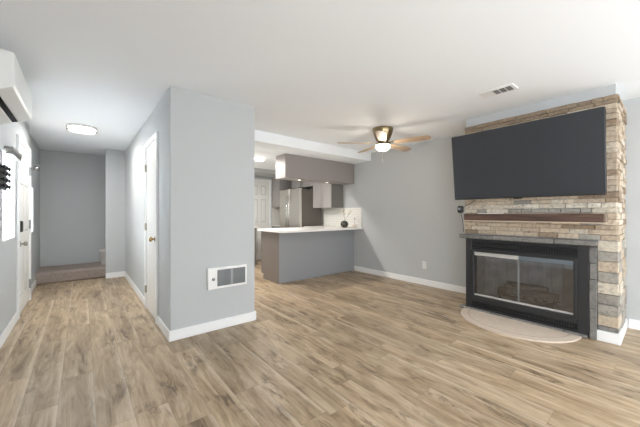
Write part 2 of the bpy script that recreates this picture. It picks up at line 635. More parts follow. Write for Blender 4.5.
# ---------------------------------------------------------------- doors and windows
def panel_leaf(w, h, t, panels, m):
    """door leaf in local coords: width on x from 0, face toward -y, raised frame around sunk panels"""
    b = MB()
    b.box(0, w, 0.008, t, 0, h)
    xs = sorted({0, w} | {p[0] for p in panels} | {p[1] for p in panels})
    zs = sorted({0, h} | {p[2] for p in panels} | {p[3] for p in panels})
    for x0, x1 in zip(xs, xs[1:]):
        for z0, z1 in zip(zs, zs[1:]):
            cx, cz = (x0 + x1) / 2, (z0 + z1) / 2
            if any(p[0] <= cx <= p[1] and p[2] <= cz <= p[3] for p in panels):
                continue
            b.box(x0, x1, 0, 0.008, z0, z1)
    for p in panels:
        g = 0.018
        b.box(p[0] + g, p[1] - g, 0.002, 0.008, p[2] + g, p[3] - g, bevel=0.004)
    return b


def casing(b, w, h, cw=0.06, t=0.022):
    """casing around a leaf of width w, height h (outside edges), face toward -y"""
    b.box(-cw, 0, -t, 0.0, 0, h + cw, bevel=0.004)
    b.box(w, w + cw, -t, 0.0, 0, h + cw, bevel=0.004)
    b.box(0, w, -t, 0.0, h, h + cw, bevel=0.004)
    return b


def facing(px, py, rz):
    return Matrix.Translation((px, py, 0)) @ Matrix.Rotation(rz, 4, 'Z')


def six_panels(w, h):
    a, c = 0.1, 0.09
    x0, x1, x2, x3 = a, w / 2 - c / 2, w / 2 + c / 2, w - a
    zz = [(0.2, 0.82), (0.98, 1.58), (1.70, h - 0.11)]
    return [(p, q, z0, z1) for z0, z1 in zz for p, q in ((x0, x1), (x2, x3))]


# front door in the left wall, faces +x: local x -> +y
d1 = struct(thing('door_1', 'white front door with keypad lock in the left wall', 'door', (XL, 4.83, 0), PI / 2))
W1, H1 = 0.90, 2.05
lf = panel_leaf(W1, H1, 0.045, six_panels(W1, H1), None).xf(Matrix.Translation((0, -0.006, 0.012)))
lf.build('leaf', M['door'], d1)
casing(MB(), W1, H1 + 0.012, 0.07).build('casing', M['trim'], d1)
for z in (0.24, 1.07, 1.81):
    MB().box(W1 - 0.03, W1 + 0.012, -0.026, -0.004, z - 0.06, z + 0.06).build('hinge', M['grille'], d1)
B(0.05, 0.125, -0.035, -0.006, 1.0, 1.13, bevel=0.006).build('keypad_lock', M['black'], d1)
kb = MB().lathe([(0.033, 0.0), (0.033, 0.01), (0.012, 0.014), (0.012, 0.035), (0.026, 0.042), (0.03, 0.055), (0.024, 0.068), (0, 0.072)], 0, 0, 0, 20, axis='y')
kb.xf(Matrix.Translation((0.09, -0.006, 0.86)) @ Matrix.Scale(-1, 4, (0, 1, 0))).build('knob', M['nickel'], d1)

# closet door in the hall's right wall, faces -x: local x -> -y
d2 = struct(thing('door_2', 'white closet door with brass knob in the hall', 'door', (CX0, 4.30, 0), -PI / 2))
W2 = 0.65
B(0, W2, -0.006, 0.03, 0.012, 2.06).build('leaf', M['door'], d2)
casing(MB(), W2, 2.062, 0.06).build('casing', M['trim'], d2)
kb = MB().lathe([(0.03, 0.0), (0.03, 0.008), (0.011, 0.012), (0.011, 0.03), (0.024, 0.036), (0.029, 0.05), (0.022, 0.062), (0, 0.066)], 0, 0, 0, 20, axis='y')
kb.xf(Matrix.Translation((0.58, -0.006, 0.93)) @ Matrix.Scale(-1, 4, (0, 1, 0))).build('knob', M['brass'], d2)
for z in (0.25, 1.05, 1.8):
    B(-0.012, 0.01, -0.028, -0.004, z - 0.045, z + 0.045).build('hinge', M['nickel'], d2)

# kitchen door in the back wall, faces -y
d3 = struct(thing('door_3', 'white six-panel door at the back of the kitchen', 'door', (3.28, YK, 0), 0))
W3 = 0.59
panel_leaf(W3, 2.05, 0.045, six_panels(W3, 2.05), None).xf(Matrix.Translation((0, -0.006, 0.012))).build('leaf', M['door'], d3)
casing(MB(), W3, 2.062, 0.06).build('casing', M['trim'], d3)
kb = MB().lathe([(0.028, 0.0), (0.028, 0.008), (0.011, 0.012), (0.011, 0.03), (0.024, 0.036), (0.027, 0.05), (0, 0.062)], 0, 0, 0, 16, axis='y')
kb.xf(Matrix.Translation((0.05, -0.006, 0.95)) @ Matrix.Scale(-1, 4, (0, 1, 0))).build('knob', M['nickel'], d3)


def side_window(name, label, hole, px):
    ya, yb, za, zb = hole
    w = struct(thing(name, label, 'window', (px, ya, za)))
    W, H = yb - ya, zb - za
    fr = MB()
    f = 0.012
    for q in ((0, f, 0, H), (W - f, W, 0, H), (f, W - f, 0, f), (f, W - f, H - f, H)):
        fr.box(-0.05, -0.002, q[0], q[1], q[2], q[3])
    fr.build('window_frame', M['trim'], w)
    B(-0.016, -0.010, f, W - f, f, H - f).build('pane', M['frosted'], w)
    return w


side_window('window_1', 'narrow bright sidelight window left of the front door', SL1, XL)
side_window('window_2', 'short bright window beyond the front door', SL2, XF)
# unseen windows added outside the view to let the daylight in
w3 = struct(thing('window_3', 'unseen tall glass door in the right wall beyond the fireplace', 'window', (XR, WW[0], WW[2])))
fr = MB()
Wd, Hd = WW[1] - WW[0], WW[3] - WW[2]
for q in ((0, .05, 0, Hd), (Wd - .05, Wd, 0, Hd), (.05, Wd - .05, 0, .05), (.05, Wd - .05, Hd - .05, Hd), (Wd / 2 - .03, Wd / 2 + .03, .05, Hd - .05)):
    fr.box(0.03, 0.09, *q)
fr.build('window_frame', M['trim'], w3)
w5 = struct(thing('window_5', 'wide unseen window added in the left wall for fill light', 'window', (XL, WL[0], WL[2])))
fr = MB()
Wd, Hd = WL[1] - WL[0], WL[3] - WL[2]
for q in ((0, .05, 0, Hd), (Wd - .05, Wd, 0, Hd), (.05, Wd - .05, 0, .05), (.05, Wd - .05, Hd - .05, Hd), (Wd / 2 - .03, Wd / 2 + .03, .05, Hd - .05)):
    fr.box(-0.09, -0.03, *q)
fr.build('window_frame', M['trim'], w5)
w4 = struct(thing('window_4', 'unseen wide sliding glass door behind the viewpoint', 'window', (SW[0], YS, SW[2])))
fr = MB()
Wd, Hd = SW[1] - SW[0], SW[3] - SW[2]
for q in ((0, .05, 0, Hd), (Wd - .05, Wd, 0, Hd), (.05, Wd - .05, 0, .05), (.05, Wd - .05, Hd - .05, Hd), (Wd / 2 - .03, Wd / 2 + .03, .05, Hd - .05)):
    fr.box(q[0], q[1], -0.09, -0.03, q[2], q[3])
fr.build('window_frame', M['trim'], w4)

# ---------------------------------------------------------------- carpeted landing
st = thing('carpeted_step', 'brown-grey carpeted step at the end of the hall', 'step', (0, 0, 0))
b = MB()
b.prism([(6.87, 0), (6.85, 0.03), (6.85, 0.165), (6.858, 0.193), (6.885, 0.205), (YH, 0.205), (YH, 0)], XF, 0.343, axis='x')
b.box(0.343, CX1, 6.862, YH, 0, 0.205)
b.build('tread', M['carpet'], st)
bn = thing('bin', 'pale grey rounded bin on the carpeted step', 'bin', (0.385, 7.25, 0.205))
MB().lathe([(0.0, 0.0), (0.085, 0.0), (0.09, 0.01), (0.125, 0.26), (0.13, 0.265), (0.13, 0.275), (0.12, 0.275), (0.085, 0.02), (0, 0.02)], seg=40).build('body', M['bin'], bn)
MB().lathe([(0.13, 0.275), (0.132, 0.29), (0.115, 0.305), (0.06, 0.312), (0, 0.314)], seg=40).build('lid', M['bin'], bn)

# ---------------------------------------------------------------- peninsula and kitchen
PX0, PY0, PY1, CT = 2.64, 4.33, 4.95, 0.895
pn = thing('peninsula_cabinet', 'long grey peninsula cabinet facing the living room', 'cabinet', (0, 0, 0))
B(PX0 + 0.006, XR - 0.002, PY0 + 0.012, PY1 - 0.07, 0.002, CT - 0.001).build('body', M['cabinet_grey'], pn)
part_label(B(PX0, XR - 0.002, PY0, PY0 + 0.012, 0.002, CT - 0.001).build('front_panel', M['cabinet_grey'], pn), 'grey front panel')
b = MB().prism([(PY0, 0.002), (PY1 - 0.08, 0.002), (PY1 - 0.08, 0.10), (PY1, 0.10), (PY1, CT - 0.001), (PY0, CT - 0.001)], PX0 - 0.012, PX0, axis='x')
part_label(b.build('end_panel', M['cabinet_end_shaded'], pn), 'taupe end panel with shade in its colour')
for k in range(3):
    x0 = PX0 + 0.01 + k * 0.41
    o = B(x0, x0 + 0.4, PY1 - 0.07, PY1 - 0.05, 0.11, CT - 0.02, bevel=0.003).build('door', M['cabinet_grey'], pn)
    B(x0 + 0.34, x0 + 0.352, PY1 - 0.05, PY1 - 0.03, 0.6, 0.75).build('handle', M['black'], o)

bc = thing('base_cabinet', 'grey base cabinet between peninsula and fridge under the counter', 'cabinet', (0, 0, 0), group='kitchen base cabinets')
B(3.92, XR - 0.002, PY1 + 0.002, 5.295, 0.002, CT - 0.001).build('body', M['cabinet_grey'], bc)
o = B(3.90, 3.92, PY1 + 0.01, 5.29, 0.11, CT - 0.02, bevel=0.003).build('door', M['cabinet_grey'], bc)
B(3.88, 3.90, 5.0, 5.012, 0.6, 0.75).build('handle', M['black'], o)

# L-shaped worktop with rounded outer corner
def arc(cx, cy, r, a0, a1, n=6):
    return [(cx + r * math.cos(math.radians(a0 + (a1 - a0) * k / n)), cy + r * math.sin(math.radians(a0 + (a1 - a0) * k / n))) for k in range(n + 1)]


KX0, KY0 = 2.56, 4.09
out = arc(KX0 + .05, KY0 + .05, .05, 180, 270) + [(XR - 0.002, KY0), (XR - 0.002, 5.298), (3.88, 5.298), (3.88, 5.0)] + arc(KX0 + .03, 5.0 - .03, .03, 90, 180)
wt = tag(MB().prism(out, CT, 0.93, axis='z').build('worktop', M['quartz']), 'white L-shaped quartz counter on the grey peninsula', 'counter')

struct(B(XR - 0.012, XR, KY0 + 0.03, 5.40, 0.931, 1.345).build('trim_1', M['splash']), 'white tile backsplash on the right wall beside the vase', 'backsplash')
struct(B(3.955, XR - 0.02, YK - 0.012, YK, 0.925, 1.37).build('trim_2', M['splash']), 'white tile backsplash beside the panelled kitchen door', 'backsplash')


def shaker(b, x, y0, y1, z0, z1, f=0.05):
    """shaker door facing -x with its face at x"""
    b.box(x + 0.008, x + 0.02, y0, y1, z0, z1)
    b.box(x, x + 0.008, y0, y0 + f, z0, z1)
    b.box(x, x + 0.008, y1 - f, y1, z0, z1)
    b.box(x, x + 0.008, y0 + f, y1 - f, z0, z0 + f)
    b.box(x, x + 0.008, y0 + f, y1 - f, z1 - f, z1)
    return b


def upper_cabinet(label, x, y0, y1, z0, z1, hz):
    t = thing('wall_cabinet', label, 'cabinet', (0, 0, 0), group='wall cabinets in the kitchen')
    part_label(B(x + 0.021, XR - 0.002, y0, y1, z0, z1).build('body', M['cabinet_side'], t), 'darker grey cabinet side')
    ym = (y0 + y1) / 2
    for a, c, s in ((y0 + 0.004, ym - 0.006, 1), (ym + 0.006, y1 - 0.004, -1)):
        d = shaker(MB(), x, a, c, z0, z1).build('door', M['cabinet_light'], t)
        yh = (c - 0.03) if s > 0 else (a + 0.03)
        h = MB().tube([(x - 0.025, yh, hz - 0.06), (x - 0.025, yh, hz + 0.06)], 0.006)
        h.tube([(x - 0.025, yh, hz - 0.045), (x, yh, hz - 0.045)], 0.004).tube([(x - 0.025, yh, hz + 0.045), (x, yh, hz + 0.045)], 0.004)
        h.build('handle', M['nickel'], d)
    return t


upper_cabinet('pale two-door wall cabinet above the tiled backsplash', 4.15, 4.67, 5.31, 1.35, 2.275, 1.43)
upper_cabinet('pale wall cabinet over the steel fridge', 4.15, 5.315, 6.2, 1.86, 2.275, 1.95)
uc = thing('wall_cabinet', 'grey wall cabinet beside the panelled kitchen door', 'cabinet', (0, 0, 0), group='wall cabinets in the kitchen')
B(3.96, XR - 0.002, 6.50, YK - 0.002, 1.38, 2.185).build('body', M['cabinet_light'], uc)
B(3.965, XR - 0.002, 6.48, 6.50, 1.385, 2.18, bevel=0.003).build('door', M['cabinet_light'], uc)

cb = thing('base_cabinet', 'base cabinet right of the panelled kitchen door', 'cabinet', (0, 0, 0), group='kitchen base cabinets')
B(3.96, XR - 0.002, 6.25, YK - 0.002, 0.002, 0.885).build('body', M['cabinet_grey'], cb)
tag(B(3.95, XR - 0.002, 6.22, YK - 0.002, 0.886, 0.92, bevel=0.004).build('worktop', M['quartz']), 'short white counter behind the steel fridge', 'counter')
cl = thing('base_cabinet', 'dark grey base cabinet left of the panelled kitchen door', 'cabinet', (0, 0, 0), group='kitchen base cabinets')
B(1.66, 3.17, 6.22, YK - 0.002, 0.002, 0.885).build('body', M['cabinet_side'], cl)
for k in range(3):
    o = B(1.67 + k * .5, 2.165 + k * .5, 6.20, 6.22, 0.11, 0.87, bevel=0.003).build('door', M['cabinet_side'], cl)
    B(1.72 + k * .5, 1.732 + k * .5, 6.18, 6.20, 0.6, 0.75).build('handle', M['nickel'], o)
tag(B(1.64, 3.19, 6.19, YK - 0.002, 0.886, 0.92, bevel=0.004).build('worktop', M['quartz']), 'white counter left of the panelled kitchen door', 'counter')

# refrigerator, faces -x
FX, FY0, FY1, FH = 3.79, 5.325, 6.20, 1.80
fg = thing('refrigerator', 'stainless steel two-door refrigerator with dark side panel', 'refrigerator', (0, 0, 0))
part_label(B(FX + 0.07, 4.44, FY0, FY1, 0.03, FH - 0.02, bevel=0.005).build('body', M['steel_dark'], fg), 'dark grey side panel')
fm = (FY0 + FY1) / 2
for a, c, s in ((FY0, fm - 0.003, 1), (fm + 0.003, FY1, -1)):
    b = MB().box(FX, FX + 0.066, a, c, 0.62, FH, bevel=0.014, seg=3)
    d = b.build('door', M['steel'], fg)
    yh = c - 0.045 if s > 0 else a + 0.045
    h = MB().tube([(FX, yh, 0.86), (FX - 0.05, yh, 0.9), (FX - 0.058, yh, 1.25), (FX - 0.05, yh, 1.6), (FX, yh, 1.64)], 0.013)
    part_label(h.build('handle', M['chrome'], d), 'bright bar handle')
d = B(FX, FX + 0.066, FY0, FY1, 0.06, 0.61, bevel=0.014, seg=3).build('drawer', M['steel'], fg)
MB().tube([(FX, FY0 + .1, 0.54), (FX - .05, FY0 + .13, 0.54), (FX - .05, FY1 - .13, 0.54), (FX, FY1 - .1, 0.54)], 0.012).build('handle', M['chrome'], d)
B(FX + 0.03, FX + 0.2, FY0 + 0.02, FY0 + 0.10, FH, FH + 0.02).build('hinge_cover', M['black'], fg)
B(FX + 0.1, 4.4, FY0 + .02, FY1 - .02, 0.0, 0.03).build('base', M['black'], fg)

# vase and pot on the counter, with dry stems
tag(MB().lathe([(0, 0), (0.04, 0), (0.068, 0.025), (0.082, 0.065), (0.072, 0.105), (0.052, 0.128), (0.042, 0.136), (0.038, 0.134), (0.045, 0.12), (0, 0.113)], seg=32).build('vase', M['vase'], origin=None),
    'round dark reflective vase on the white counter', 'vase').location = (4.19, 4.30, 0.93)
VX, VY, VZ = 4.19, 4.30, 0.93


def flower(name, label, pts, heads, bm_m):
    t = thing(name, label, 'flower', pts[0], group='dry stems on the white counter')
    o = Vector(pts[0])
    MB().tube([Vector(p) - o for p in pts], 0.004, 6, r_end=0.002).build('stem', M['stem'], t)
    b = MB()
    for (p, r) in heads:
        q = Vector(p) - o
        for k in range(7):
            a = k * 2.4
            off = Vector((math.cos(a), math.sin(a), random.uniform(-.6, .8))) * r * 0.6
            b.lathe([(0, -r * .55), (r * .4, -r * .3), (r * .55, 0), (r * .35, r * .4), (0, r * .55)], q.x + off.x, q.y + off.y, q.z + off.z, 8)
    b.build('bloom', bm_m, t)
    return t


flower('dried_flower', 'tall dry stem with pale blooms in the dark vase', [(VX, VY, VZ + .117), (VX + .0, VY + .0, VZ + .22), (VX - .03, VY + .02, VZ + .33)],
       [((VX - .03, VY + .02, VZ + .34), .03), ((VX + .0, VY, VZ + .29), .022)], M['bloom'])
flower('dried_flower', 'dry stem leaning right over the dark vase', [(VX + .01, VY - .01, VZ + .13), (VX + .035, VY - .04, VZ + .22), (VX + .08, VY - .09, VZ + .32)],
       [((VX + .08, VY - .09, VZ + .33), .03), ((VX + .06, VY - .065, VZ + .285), .022)], M['bloom'])
tag(MB().lathe([(0, 0), (0.035, 0), (0.05, 0.02), (0.056, 0.05), (0.052, 0.055), (0.046, 0.03), (0, 0.012)], seg=28).build('bowl', M['pot']),
    'small pale pink bowl right of the dark vase', 'bowl').location = (4.345, 4.165, 0.93)
flower('dried_flower', 'short dark-tipped stem standing in the pink bowl', [(4.345, 4.165, 0.943), (4.35, 4.16, 1.03), (4.347, 4.162, 1.115)],
       [((4.347, 4.162, 1.12), .013)], M['stem'])

# kitchen lamp under the lowered ceiling
kl = thing('ceiling_lamp', 'long bright kitchen ceiling lamp beyond the closet corner', 'lamp', (2.22, 5.02, ZK))
B(-0.50, 0.50, -0.075, 0.075, -0.015, 0.0).build('frame', M['trim'], kl)
B(-0.48, 0.48, -0.065, 0.065, -0.05, -0.0155, bevel=0.015, seg=3).build('diffuser', M['tube_glass'], kl)
area_light('kitchen_lamp_light', (2.22, 5.02, ZK - 0.07), (0, 0, 0), 0.9, 0.12, 43, (1.0, 0.96, 0.91))
pk = thing('puck_light', 'small round light under the soffit, nearer the fridge end', 'lamp', (3.12, 4.40, 1.86), group='small round lights under the soffit')
MB().lathe([(0.035, 0.0), (0.035, -0.012), (0.028, -0.018)], seg=24).build('rim', M['chrome'], pk)
MB().lathe([(0.027, -0.0185), (0.02, -0.022), (0, -0.023)], seg=24).build('lens', M['puck_glass'], pk)
dup(pk, (3.80, 4.40, 1.86), 0, 'small round light under the soffit, nearer the right wall')

# ---------------------------------------------------------------- fireplace
FXS = 3.855     # mean stone face


def stone_field():
    b = MB()
    z = 0.962
    courses = []
    hs = [0.045, 0.05, 0.038, 0.052, 0.06, 0.042, 0.048, 0.036, 0.055]
    k = 0
    raw = [hs[i % len(hs)] * random.uniform(0.9, 1.15) for i in range(27)]
    raw[-2:] = [0.035, 0.042]
    f = (2.338 - z) / sum(raw)
    for h in raw:
        courses.append((z, z + h * f))
        z += h * f
    n = len(courses)
    for ci, (z0, z1) in enumerate(courses):
        y = 0.322
        first = True
        while y < 1.716:
            L = random.uniform(0.08, 0.26) if not first else random.uniform(0.07, 0.2)
            y1 = min(y + L, 1.716)
            if 1.716 - y1 < 0.06:
                y1 = 1.716
            r = random.random()
            zc = (z0 + z1) / 2
            if ci >= n - 2:
                m = M['stone_brown']
            elif 1.285 < zc < 1.345:
                m = M['stone_cream'] if r < 0.8 else M['stone']
            elif 1.215 < zc < 1.285:
                m = M['stone_grey'] if r < 0.6 else M['stone_cream']
            else:
                m = M['stone_brown'] if r < 0.13 else M['stone_grey'] if r < 0.17 else M['stone_cream'] if r < 0.3 else M['stone']
            d = random.uniform(0.0, 0.018)
            b.box(FXS - d, CHX - 0.003, y + 0.0012, y1 - 0.0012, z0 + 0.0012, z1 - 0.0012, m, bevel=0.004, jit=0.0008)
            if first:   # return on the near side
                x = FXS + 0.0
                while x < XR - 0.008:
                    x1 = min(x + random.uniform(0.12, 0.3), XR - 0.008)
                    if XR - x1 < 0.06:
                        x1 = XR - 0.008
                    dd = random.uniform(0.0, 0.018)
                    xs = max(x, CHX) + 0.003
                    b.box(xs, x1 - 0.001, 0.322 - dd, CHY0 - 0.003, z0 + 0.0012, z1 - 0.0012, m, bevel=0.004, jit=0.0008)
                    x = x1
                    m = random.choice([M['stone'], M['stone'], M['stone_cream'], M['stone_brown']])
            first = False
            y = y1
        x = CHX
        while x < XR - 0.008:   # return on the far side
            x1 = min(x + random.uniform(0.12, 0.3), XR - 0.008)
            if XR - x1 < 0.06:
                x1 = XR - 0.008
            b.box(x + 0.003, x1 - 0.001, CHY1 + 0.002, 1.717 + random.uniform(0, .004), z0 + 0.0012, z1 - 0.0012, M['stone'], bevel=0.003)
            x = x1
    return b


fp = thing('fireplace_surround', 'tan stacked-stone facing around the black fireplace', 'fireplace', (0, 0, 0))
stone_field().build('stone_facing', None, fp)
# pillar of larger blocks right of the firebox
b = MB()
zz = 0.102
blocks = ['stone_pewter', 'stone', 'stone_grey', 'stone_grey', 'stone_cream', 'stone_grey', 'stone', 'stone_grey', 'stone_cream']
hs = [0.045, 0.105, 0.10, 0.10, 0.11, 0.10, 0.10, 0.095, 0.103]
for nme, h in zip(blocks, hs):
    d = random.uniform(0, 0.014)
    b.box(FXS - d - 0.008, CHX - 0.003, 0.316 - d * .4, 0.456, zz + .0015, zz + h - .0015, M[nme], bevel=0.006, seg=2, jit=0.001)
    x = CHX
    while x < XR - 0.008:
        x1 = min(x + random.uniform(0.15, 0.3), XR - 0.008)
        b.box(x + .001, x1 - .001, 0.316 - random.uniform(0, .014), CHY0 - .003, zz + .0015, zz + h - .0015, M[random.choice(['stone_grey', 'stone', nme])], bevel=0.005)
        x = x1
    zz += h
part_label(b.build('stone_pillar', None, fp), 'pillar of alternating cream and grey blocks')
b = MB()
zz = 0.0
for h in (0.30, 0.28, 0.16, 0.155):
    b.box(3.815 - random.uniform(0, .012), CHX - .003, 0.458, 0.511, zz + .001, zz + h - .001, M['stone_pewter'], bevel=0.005, jit=0.002)
    zz += h
part_label(b.build('stone_border', None, fp), 'rough grey stone border strip')
b = MB()
ys = [0.452, 0.78, 1.06, 1.36, 1.752]
for a, c in zip(ys, ys[1:]):
    b.box(3.782 - random.uniform(0, .008), CHX - .003, a + .001, c - .001, 0.906, 0.956, M['stone_pewter'], bevel=0.006, jit=0.002)
part_label(b.build('stone_ledge', None, fp), 'grey stone ledge over the firebox')
b = MB()
ys = [0.522, 0.70, 0.92, 1.14, 1.40, 1.70]
for a, c in zip(ys, ys[1:]):
    b.box(3.795 - random.uniform(0, .01), CHX - .003, a + .001, c - .001, 0.0, 0.030, M['stone_pewter'], bevel=0.005, jit=0.001)
b.box(3.79, 3.872, 1.70, 1.76, 0.0, 0.030, M['stone_pewter'], bevel=0.004)
part_label(b.build('stone_sill', None, fp), 'low grey stone strip at floor level')

# black metal insert with glass doors
ins = thing('fireplace_insert', 'black metal fireplace insert with glass doors', 'fireplace', (0, 0, 0))
IX = 3.812
Y0, Y1, Z0, Z1 = 0.513, 1.684, 0.032, 0.903
GY0, GY1, GZ0, GZ1 = 0.628, 1.580, 0.195, 0.742
b = MB()
b.box(IX, CHX + .03, Y0, GY0 - .03, Z0, Z1, bevel=0.003)
b.box(IX, CHX + .03, GY1 + .03, Y1, Z0, Z1, bevel=0.003)
b.box(IX, CHX - .0, GY0 - .03, GY1 + .03, Z1 - .03, Z1)
b.box(IX + .012, CHX + .03, GY0 - .03, GY1 + .03, GZ1 + .03, GZ1 + .05)
b.box(IX, CHX + .03, GY0 - .03, GY1 + .03, GZ0 - .075, GZ0 - .03)
b.box(IX, CHX, GY0 - .03, GY1 + .03, Z0, Z0 + .02)
for q in ((GY0 - .03, GY0, GZ0 - .03, GZ1 + .03), (GY1, GY1 + .03, GZ0 - .03, GZ1 + .03), (GY0, GY1, GZ0 - .03, GZ0), (GY0, GY1, GZ1, GZ1 + .03)):
    b.box(IX - .012, CHX + .02, *q, bevel=0.003)
b.build('frame', M['black'], ins)
for nm, za, zb in (('upper_louver', GZ1 + .052, Z1 - .032), ('lower_louver', Z0 + .022, GZ0 - .077)):
    b = MB()
    b.box(IX + .03, IX + .04, GY0 - .028, GY1 + .028, za, zb, M['black_slot'])
    n = 46
    for k in range(n + 1):
        y = GY0 - .026 + (GY1 - GY0 + .052) * k / n
        b.box(IX + .006, IX + .03, y - .006, y + .006, za, zb, M['black'])
    b.box(IX + .006, IX + .03, GY0 - .028, GY1 + .028, za, za + .02, M['black'])
    b.box(IX + .006, IX + .03, GY0 - .028, GY1 + .028, zb - .02, zb, M['black'])
    b.build(nm, None, ins)
# firebox shell
b = MB()
b.box(4.20, 4.23, GY0 - .02, GY1 + .02, .06, .84)
b.box(CHX, 4.20, GY0 - .035, GY0 - .012, .06, .84)
b.box(CHX, 4.20, GY1 + .012, GY1 + .035, .06, .84)
b.box(CHX, 4.20, GY0 - .012, GY1 + .012, .15, .18)
b.box(CHX, 4.20, GY0 - .012, GY1 + .012, .80, .83)
for k in range(9):
    y = GY0 + .04 + k * .112
    b.box(4.188, 4.20, y, y + .10, .18, .80, bevel=.004)
part_label(b.build('firebox', M['firebrick'], ins), 'sooty firebrick lining')
gm = (GY0 + GY1) / 2
for k in range(4):
    a = GY0 + (GY1 - GY0) * k / 4
    c = GY0 + (GY1 - GY0) * (k + 1) / 4
    x = IX + .004 + (.006 if k in (0, 3) else 0)
    g = B(x, x + .004, a + .001, c - .001, GZ0 + .02, GZ1 - .045).build('glass_door', M['fire_glass'], ins)
    part_label(B(x - .003, x + .007, a, c, GZ1 - .045, GZ1 - .002).build('top_rail', M['rail_sky_tint' if k < 2 else 'rail_light'], g), 'metal top rail with a reflection in its colour')  # blue on one half, pale on the other: painted-in sky reflection
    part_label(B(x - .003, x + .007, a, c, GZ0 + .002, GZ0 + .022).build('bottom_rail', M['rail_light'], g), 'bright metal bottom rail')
    if k in (1, 2):
        ye = a + .004 if k == 2 else c - .004
        part_label(B(x - .004, x + .008, ye - .003, ye + .003, GZ0 + .022, GZ1 - .045).build('stile', M['grille'], g), 'bright metal door edge')
gr = thing('fire_grate', 'black log grate inside the firebox behind the glass', 'grate', (4.04, 1.08, .1805))
b = MB()
for k in range(7):
    y = -.27 + k * .09
    b.tube([(-.12, y, .09), (-.10, y, .05), (.08, y, .05), (.10, y, .09)], .007, 6)
b.tube([(-.08, -.29, .05), (-.08, .29, .05)], .007, 6).tube([(.06, -.29, .05), (.06, .29, .05)], .007, 6)
b.build('bars', M['black'], gr)
for sx in (-.08, .06):
    for sy in (-.26, .26):
        MB().tube([(sx, sy, 0), (sx, sy, .05)], .007, 6).build('leg', M['black'], gr)


def log(label, p, q, r):
    p, q = Vector(p), Vector(q)
    pts = [p.lerp(q, t / 6) + Vector((random.uniform(-.006, .006), 0, random.uniform(-.005, .005))) for t in range(7)]
    tag(MB().tube([v - p for v in pts], r, 14).build('log', M['log'], None, None), label, 'log', 'charred logs in the firebox').location = p


log('front charred log on the grate behind the glass', (3.99, .82, .285), (3.99, 1.36, .283), .042)
log('rear charred log on the grate behind the glass', (4.085, .80, .285), (4.085, 1.33, .287), .042)
log('upper charred log lying on two others in the firebox', (4.03, .88, .36), (4.04, 1.28, .362), .034)

# mantel shelf
mt = thing('mantel_shelf', 'dark walnut mantel shelf under the television', 'shelf', (3.70, 1.02, 1.137))
B(0, 0.134, -.615, .638, 0, .078, bevel=.004).build('board', M['mantel'], mt)
part_label(B(0.002, 0.132, -.637, -.616, .002, .076, bevel=.004).build('end_cap', M['mantel_end'], mt), 'weathered grey-brown end')
part_label(B(.012, 0.132, -.630, .635, -.010, -.001).build('ledger_strip', M['pale_ledger'], mt), 'pale strip below the board')
tag(B(3.72, 3.80, 1.245, 1.50, 1.2155, 1.2245, bevel=.002).build('card', M['paper']), 'flat white card lying on the mantel shelf', 'card')

# half-oval hearth
he = thing('hearth', 'beige half-oval hearth slab on the floor before the fireplace', 'hearth', (3.785, 1.125, 0))


def half_oval(a, d, n=40, x=0.0):
    return [(x - d * math.sin(PI * k / n), a * math.cos(PI * k / n)) for k in range(n + 1)]


MB().prism(half_oval(.562, .53), 0.0, .014, axis='z').build('slab', M['hearth'], he)
b = MB()
o1, o2 = half_oval(.482, .44), half_oval(.476, .434)
for k in range(len(o1) - 1):
    q = [o1[k], o1[k + 1], o2[k + 1], o2[k]]
    b.prism(q, .0142, .0150, axis='z')
part_label(b.build('border_joint', M['hearth_line'], he), 'darker curved joint line')

# television, tilted down
tv = thing('television', 'large black flat television tilted down above the mantel', 'television', (3.745, 1.10, 1.80))
tilt = Matrix.Rotation(math.radians(-6.6), 4, 'Y')
B(-0.012, 0.035, -.712, .712, -.405, .405, bevel=.006, seg=2).xf(tilt).build('housing', M['tv_bezel'], tv)
part_label(B(-.0145, -.0122, -.706, .706, -.392, .399).xf(tilt).build('screen', M['screen'], tv), 'glossy dark screen')
B(-.016, .0, -.04, .04, -.416, -.405).xf(tilt).build('sensor', M['tv_bezel'], tv)
MB().box(.036, .09, -.25, .25, -.2, .2).build('wall_bracket', M['black'], tv)

cbx = thing('cable_box', 'small black box hanging at the left stone edge below the television', 'box', (3.826, 1.757, 1.275))
MB().lathe([(0, -.046), (.03, -.044), (.036, -.026), (.036, .026), (.03, .044), (0, .046)], seg=20).build('body', M['cable'], cbx)
part_label(B(-.040, -.034, -.014, .012, -.008, .018).build('label_plate', M['plastic_grey'], cbx), 'small grey plate')
tag(MB().tube([(3.81, 1.723, 1.29), (3.815, 1.68, 1.32), (3.815, 1.60, 1.36), (3.81, 1.56, 1.39)], .0035, 6).build('cable', M['cable']),
    'thin black cable rising from small box to television', 'cable', 'black cables by the fireplace')
tag(MB().tube([(3.826, 1.757, 1.228), (3.832, 1.738, 1.16), (3.84, 1.73, 1.08), (3.845, 1.728, 0.98)], .003, 6).build('cable', M['cable']),
    'thin black cable hanging below the small box', 'cable', 'black cables by the fireplace')

